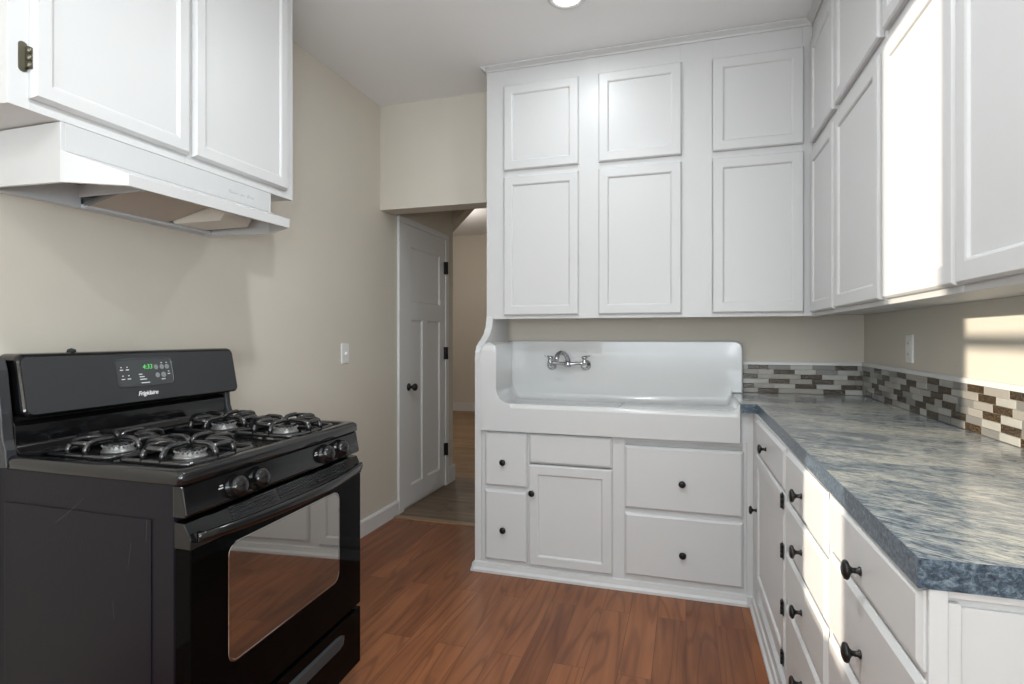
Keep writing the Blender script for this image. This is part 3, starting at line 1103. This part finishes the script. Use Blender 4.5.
# ------------------------------------------------------------------ downlights
for i, (x, y) in enumerate(LAMPS):
    lab = ['round recessed ceiling light nearest the sink cabinets', 'round recessed ceiling light in the middle of the kitchen', 'round recessed ceiling light behind the camera'][i]
    t = thing('downlight', lab, 'ceiling light', (x, y, ZC), 'recessed ceiling lights')
    bm = B(); lathe(bm, [(.058, 0), (.085, 0), (.085, -.004), (.078, -.008), (.060, -.006), (.058, 0)], (x, y, ZC - .0005), (0, 0, 1), 40)
    bmesh.ops.delete(bm, geom=[f for f in bm.faces if len(f.verts) > 4], context='FACES_ONLY')
    obj('trim_ring', bm, TRIMW, t)
    bm = B(); lathe(bm, [(0, -.0008), (.058, -.0008), (.058, -.003), (0, -.004)], (x, y, ZC), (0, 0, 1), 40)
    obj('lens', bm, LAMPM, t)

# ------------------------------------------------------------------ the range
RA = Vector((-1.057, .960, 0)); RU = Vector((-.055, .9985, 0)); RV = Vector((-.9999, -.005, 0))


def R3(a, b, z):
    p = RA + RU * a + RV * b
    return (p.x, p.y, z)


NF = -RV                                        # outward normal of the front
rg = thing('gas_range', 'black freestanding four-burner gas range against the left wall', 'stove', tuple(RA + RU * .38 + RV * .33))
# body
bm = B()
box(bm, .012, .752, .035, .638, .045, .884, T=R3)
body = obj('body', bm, SIDE, rg, .003, 2)
bm = B()
prism(bm, [(.10, .10), (.58, .10), (.58, .80), (.10, .80)], 'x', .0095, .0125, T=R3)
obj('side_panel', bm, SIDE, body, .002, 2)
SCR = plain('scratch_grey', (.07, .07, .08), .5)
for (b0, z0), (b1, z1) in (((.40, .765), (.31, .83)), ((.115, .75), (.112, .80)), ((.17, .68), (.160, .74)), ((.215, .60), (.213, .56))):
    bm = B(); tube(bm, [R3(.0094, b0, z0), R3(.0094, (b0 + b1) / 2, (z0 + z1) / 2 - .003), R3(.0094, b1, z1)], .0004, 5)
    obj('scratch', bm, SCR, body)
for a, b in ((.05, .08), (.71, .08), (.05, .60), (.71, .60)):
    bm = B(); lathe(bm, [(.018, 0), (.018, .012), (.008, .014), (.008, .046)], R3(a, b, 0), (0, 0, 1), 14)
    obj('leg', bm, BLACK, rg)
# cooktop with raised lip and sunken well
bm = B()
def rr_ring(a0, a1, b0, b1, r, z):
    w_, h_ = a1 - a0, b1 - b0
    return [((a0 + a1) / 2 + u, (b0 + b1) / 2 + v_, z) for u, v_ in rrect(w_, h_, r, 6)]
rings = [rr_ring(.004, .758, .004, .60, .014, .884), rr_ring(0, .762, 0, .60, .018, .888), rr_ring(0, .762, 0, .60, .018, .905), rr_ring(.003, .759, .003, .598, .018, .912),
         rr_ring(.009, .753, .009, .594, .018, .916), rr_ring(.030, .732, .030, .580, .020, .9165), rr_ring(.036, .726, .036, .575, .022, .914),
         rr_ring(.044, .718, .044, .568, .024, .904), rr_ring(.054, .708, .054, .560, .026, .902)]
rings_mesh(bm, rings, R3, smooth=True)
obj('cooktop', bm, BLACKTOP, rg)
# burners and grates
for i, (a, b) in enumerate(((.185, .165), (.185, .415), (.575, .165), (.575, .415))):
    o3 = Vector(R3(a, b, .902))
    bm = B()
    lathe(bm, [(.040, 0), (.040, .003), (.037, .006), (.035, .008), (.035, .018), (.031, .020)], o3, (0, 0, 1), 28)
    for k in range(20):
        an = 2 * math.pi * k / 20
        p = o3 + Vector((math.cos(an) * .034, math.sin(an) * .034, .014)); q = p + Vector((math.cos(an) * .003, math.sin(an) * .003, .006))
        tube(bm, [p, q], .0026, 5)
    br_ = obj('burner', bm, ALU, rg, label='aluminium burner head')
    bm = B(); lathe(bm, [(.034, .018), (.036, .020), (.034, .024), (.012, .026), (0, .0262)], o3, (0, 0, 1), 28)
    obj('burner_cap', bm, GRATE, br_)
    # grate: rounded loops with arched prongs
    bm = B(); zt = .946; hw = .115; hd_ = .112; r_ = .0072

    def G(u, v_, z):
        return R3(a + u, b + v_, z)
    # low outer frame
    fr = [G(u, v_, .912) for u, v_ in rrect(hw * 2, hd_ * 2, .03, 5)]
    tube(bm, fr + [fr[0]], r_, 8, cap=False)
    # four raised hoop fingers, each a flattened loop running to the burner
    for s, along in ((1, 'a'), (-1, 'a'), (1, 'b'), (-1, 'b')):
        for off in (-.030, .030):
            pts = []
            prof = [(1.0, .912), (.985, .930), (.93, .942), (.80, .947), (.55, .947), (.36, .946), (.27, .940), (.25, .932)]
            for q, z in prof:
                sp = off * (1 if q > .5 else .75 + .25 * (q - .25) / .25)
                if along == 'a':
                    pts.append(G(s * q * hw, sp, z))
                else:
                    pts.append(G(sp, s * q * hd_, z))
            tube(bm, pts, r_, 8)
        q = .94
        if along == 'a':
            tube(bm, [G(s * .93 * hw, -.03, .942), G(s * .95 * hw, -.015, .943), G(s * .95 * hw, .015, .943), G(s * .93 * hw, .03, .942)], r_, 8)
        else:
            tube(bm, [G(-.03, s * .93 * hd_, .942), G(-.015, s * .95 * hd_, .943), G(.015, s * .95 * hd_, .943), G(.03, s * .93 * hd_, .942)], r_, 8)
    for su in (-1, 1):
        for sv in (-1, 1):
            tube(bm, [G(su * (hw - .012), sv * (hd_ - .012), .903), G(su * (hw - .012), sv * (hd_ - .012), .914)], .008, 8)
    obj('grate', bm, GRATE, rg)
# control panel (slanted front)
bm = B()
prism(bm, [(.035, .883), (.010, .883), (.006, .878), (-.006, .818), (-.002, .811), (.035, .811)], 'x', .006, .756, T=R3)
cp = obj('control_panel', bm, BLACK, rg, .004, 3)


def front_at(z):                                # b of the slanted panel at height z
    return .006 - .012 * (.878 - z) / .06


for a in (.157, .238, .547, .631):
    p = Vector(R3(a, front_at(.845), .845)); bm = B()
    ax = (NF + Vector((0, 0, .18))).normalized()
    lathe(bm, [(.031, 0), (.031, .003), (.027, .006), (.0265, .016), (.023, .026), (.013, .032), (0, .033)], p, ax, 24)
    up_ = ax.cross(RU).normalized()
    q = p + ax * .024
    tube(bm, [q - up_ * .020, q, q + up_ * .020], [.004, .0055, .004], 8)
    obj('knob', bm, BLACK, cp, at=tuple(p))
for a, s in ((.157, -1), (.238, 1), (.547, -1), (.631, 1)):
    bm = B()
    for j, z in enumerate((.857, .851)):
        for k in range(3 if j else 2):
            c = a + s * (.038 + .005 * k)
            box(bm, c - .0022, c + .0022, front_at(z) - .0008, front_at(z) + .001, z - .0013, z + .0013, T=R3)
    obj('knob_marking', bm, MARK, cp)
# oven door
bm = B()
box(bm, .010, .750, -.014, .032, .290, .742, T=R3)
dr = obj('oven_door', bm, GLASSB, rg, .003, 2)
# window: framed pane
bm = B()
wa0, wa1, wz0, wz1 = .122, .612, .422, .716
def wring(i, b_):
    return [((wa0 + wa1) / 2 + u, b_, (wz0 + wz1) / 2 + v_) for u, v_ in rrect(wa1 - wa0 - 2 * i, wz1 - wz0 - 2 * i, .030 - i * .5, 6)]
rings_mesh(bm, [wring(0, -.0145), wring(.001, -.0158), wring(.004, -.0158), wring(.005, -.0150)], R3, cap0=False)
obj('oven_window', bm, GLASS, dr)
# upper door rail with vent slots
bm = B()
prism(bm, [(.032, .742), (-.016, .742), (-.016, .764), (.002, .799), (.032, .801)], 'x', .008, .752, T=R3)
tr = obj('door_rail', bm, BLACK, dr, .002, 2)
for a0, a1 in ((.14, .30), (.32, .48), (.50, .66)):
    bm = B()
    for k in range(4):
        t = .22 + k * .21
        bb = -.016 + .018 * t; z = .764 + .035 * t
        box(bm, a0, a1, bb - .0035, bb + .003, z, z + .0028, T=R3)
    obj('vent_slats', bm, CONSOLE, dr, .0005, 1)
# bowed handle
bm = B()
n = 28; sec = [(-.015, -.004), (-.012, -.010), (-.004, -.013), (.006, -.013), (.013, -.008), (.014, -.002), (.010, .004), (-.012, .004)]
rg_h = []
for k in range(n + 1):
    t = k / n; a = .018 + .722 * t
    e = math.sin(math.pi * t) ** .7 if 0 < t < 1 else 0
    bb = -.020 - .036 * e; w_ = .75 + .35 * e
    rg_h.append([(a, bb + q * w_, .768 + p * w_ - .004 * e) for p, q in sec])
rings_mesh(bm, rg_h, R3, smooth=True)
box(bm, .016, .034, -.024, -.014, .758, .779, T=R3); box(bm, .726, .744, -.024, -.014, .758, .779, T=R3)
obj('handle', bm, BLACK, dr, label='bowed glossy black handle')
# bottom drawer
bm = B(); box(bm, .010, .750, -.014, .032, .085, .276, T=R3)
dw = obj('storage_drawer', bm, GLASSB, rg, .003, 2)
bm = B()
rg_h = []
for k in range(21):
    t = k / 20; a = .095 + .55 * t
    e = min(1, math.sin(math.pi * t) * 4) ** .5 if 0 < t < 1 else 0
    h_ = .006 + .014 * e
    rg_h.append([(a, -.013, .222 - h_), (a, -.013 - .016 * e - .001, .222 - h_ * .6), (a, -.013 - .010 * e - .001, .222 + h_ * .8), (a, -.013, .222 + h_)])
rings_mesh(bm, rg_h, R3, smooth=False)
obj('handle', bm, CONSOLE, dw, .001, 1, label='satin drawer pull')
# back guard
bm = B()
prism(bm, [(.540, .912), (.556, .919), (.570, .934), (.572, .985), (.580, .996), (.636, .996), (.636, .905), (.540, .905)], 'x', .026, .750, T=R3)
bg = obj('backguard', bm, BLACK, rg, .004, 2)
bm = B(); prism(bm, [(.60, .99), (.60, 1.02), (.635, 1.02), (.635, .99)], 'x', .04, .73, T=R3)
for a in (.26, .52):
    box(bm, a - .012, a + .012, .580, .600, 1.000, 1.008, T=R3)
obj('backguard_bracket', bm, DARK, rg)
bm = B(); CA0, CA1, CZ0, CZ1 = .036, .800, 1.004, 1.170


def con(a, b, z):
    s_ = (z - CZ0) / (CZ1 - CZ0)
    return R3(a, b + .548 + .034 * s_, z)


def cring(i, b_, r=.022):
    return [((CA0 + CA1) / 2 + u, b_, (CZ0 + CZ1) / 2 + v_) for u, v_ in rrect(CA1 - CA0 - 2 * i, CZ1 - CZ0 - 2 * i, r - i * .6, 6)]


rings_mesh(bm, [cring(0, .070), cring(0, .012), cring(.002, .005), cring(.006, .0012), cring(.009, 0)], con, smooth=False)
bm.faces.ensure_lookup_table()
bm.faces[-1].material_index = 1
cs = obj('control_console', bm, [BLACK, CONSOLE], rg, label='satin black sloped console with glossy rim')
bm = B(); # end caps of the backguard with an S-shaped foot meeting the cooktop
for a0, a1 in ((-.004, .024), (.752, .775)):
    bm = B()
    prism(bm, [(.552, .886), (.556, .93), (.566, .955), (.570, .985), (.572, 1.02), (.588, 1.13), (.598, 1.156), (.615, 1.166), (.668, 1.166), (.668, .886)], 'x', a0, a1, T=R3)
    obj('end_cap', bm, CONSOLE, rg, .004, 3)
bm = B(); box(bm, .0, .770, .640, .668, .10, 1.160, T=R3); obj('back_panel', bm, SIDE, rg)
bm = B()
bm = B(); lathe(bm, [(.012, 0), (.010, .008), (0, .012)], con(.20, .03, CZ1), (0, 0, 1), 12)
obj('bump_stop', bm, DARK, cs)
# display
DA, DZ = .405, 1.102
bm = B()
def dring(i, b_, w_=.205, h_=.088):
    return [(DA + u, b_, DZ + v_) for u, v_ in rrect(w_ - 2 * i, h_ - 2 * i, .014, 5)]
rings_mesh(bm, [dring(0, 0), dring(.0, -.0022), dring(.003, -.0026), dring(.004, -.0012)], con, cap0=False)
dp = obj('display', bm, DISP, cs, label='inset display of the console')
for u, v_, r in ((.038, .014, .008), (.060, .014, .008), (.080, .014, .008), (.040, -.012, .008), (.063, -.012, .009)):
    bm = B()
    rings_mesh(bm, [[(DA + u + r * math.cos(t), b_, DZ + v_ + r * math.sin(t)) for t in [2 * math.pi * k / 16 for k in range(16)]] for b_ in (-.001, -.0022)], con)
    obj('button', bm, BUTTON, cs)
for u, v_, w_ in ((-.085, .010, .008), (-.085, .018, .002), (-.065, .010, .008), (-.065, .018, .002), (-.083, -.018, .009), (-.083, -.008, .002), (-.063, -.018, .009), (-.063, -.008, .002),
                  (-.022, -.006, .010), (-.018, -.014, .015), (-.014, -.022, .022), (-.008, -.033, .028), (.060, -.026, .012), (.060, .027, .003), (.080, .027, .003), (.084, -.002, .003), (.084, -.010, .007)):
    bm = B()
    box(bm, DA + u - w_ / 2 - .001, DA + u + w_ / 2 + .001, -.0022, -.0008, DZ + v_ - .0012, DZ + v_ + .0012, T=con)
    obj('button_marking', bm, MARK, cs)


def text_mesh(s, size, origin, ux, uy, mat, name, parent, shear=0, ext=.0004, weight=0):
    cu = bpy.data.curves.new(name, 'FONT'); cu.body = s; cu.size = size; cu.extrude = ext
    cu.align_x = 'CENTER'; cu.align_y = 'CENTER'; cu.shear = shear; cu.offset = weight
    to = bpy.data.objects.new(name + '_tmp', cu); C.objects.link(to)
    dg = bpy.context.evaluated_depsgraph_get(); dg.update()
    me = bpy.data.meshes.new_from_object(to.evaluated_get(dg))
    ux = Vector(ux).normalized(); uy = Vector(uy).normalized(); nz = ux.cross(uy)
    bm = B(); bm.from_mesh(me)
    for v_ in bm.verts:
        v_.co = Vector(origin) + ux * v_.co.x + uy * v_.co.y + nz * v_.co.z
    bpy.data.objects.remove(to); bpy.data.curves.remove(cu); bpy.data.meshes.remove(me)
    return obj(name, bm, mat, parent)


cu_ = Vector(con(1, 0, 1.1)) - Vector(con(0, 0, 1.1)); cz_ = Vector(con(.4, 0, CZ1)) - Vector(con(.4, 0, CZ0))
text_mesh('4:33', .021, con(DA + .006, -.0024, DZ + .016), cu_, cz_, LED, 'clock_digits', cs, .15)
text_mesh('Frigidaire', .019, con(DA - .004, -.0006, 1.036), cu_, cz_, MARK, 'brand_lettering', cs, .35, weight=.0004)
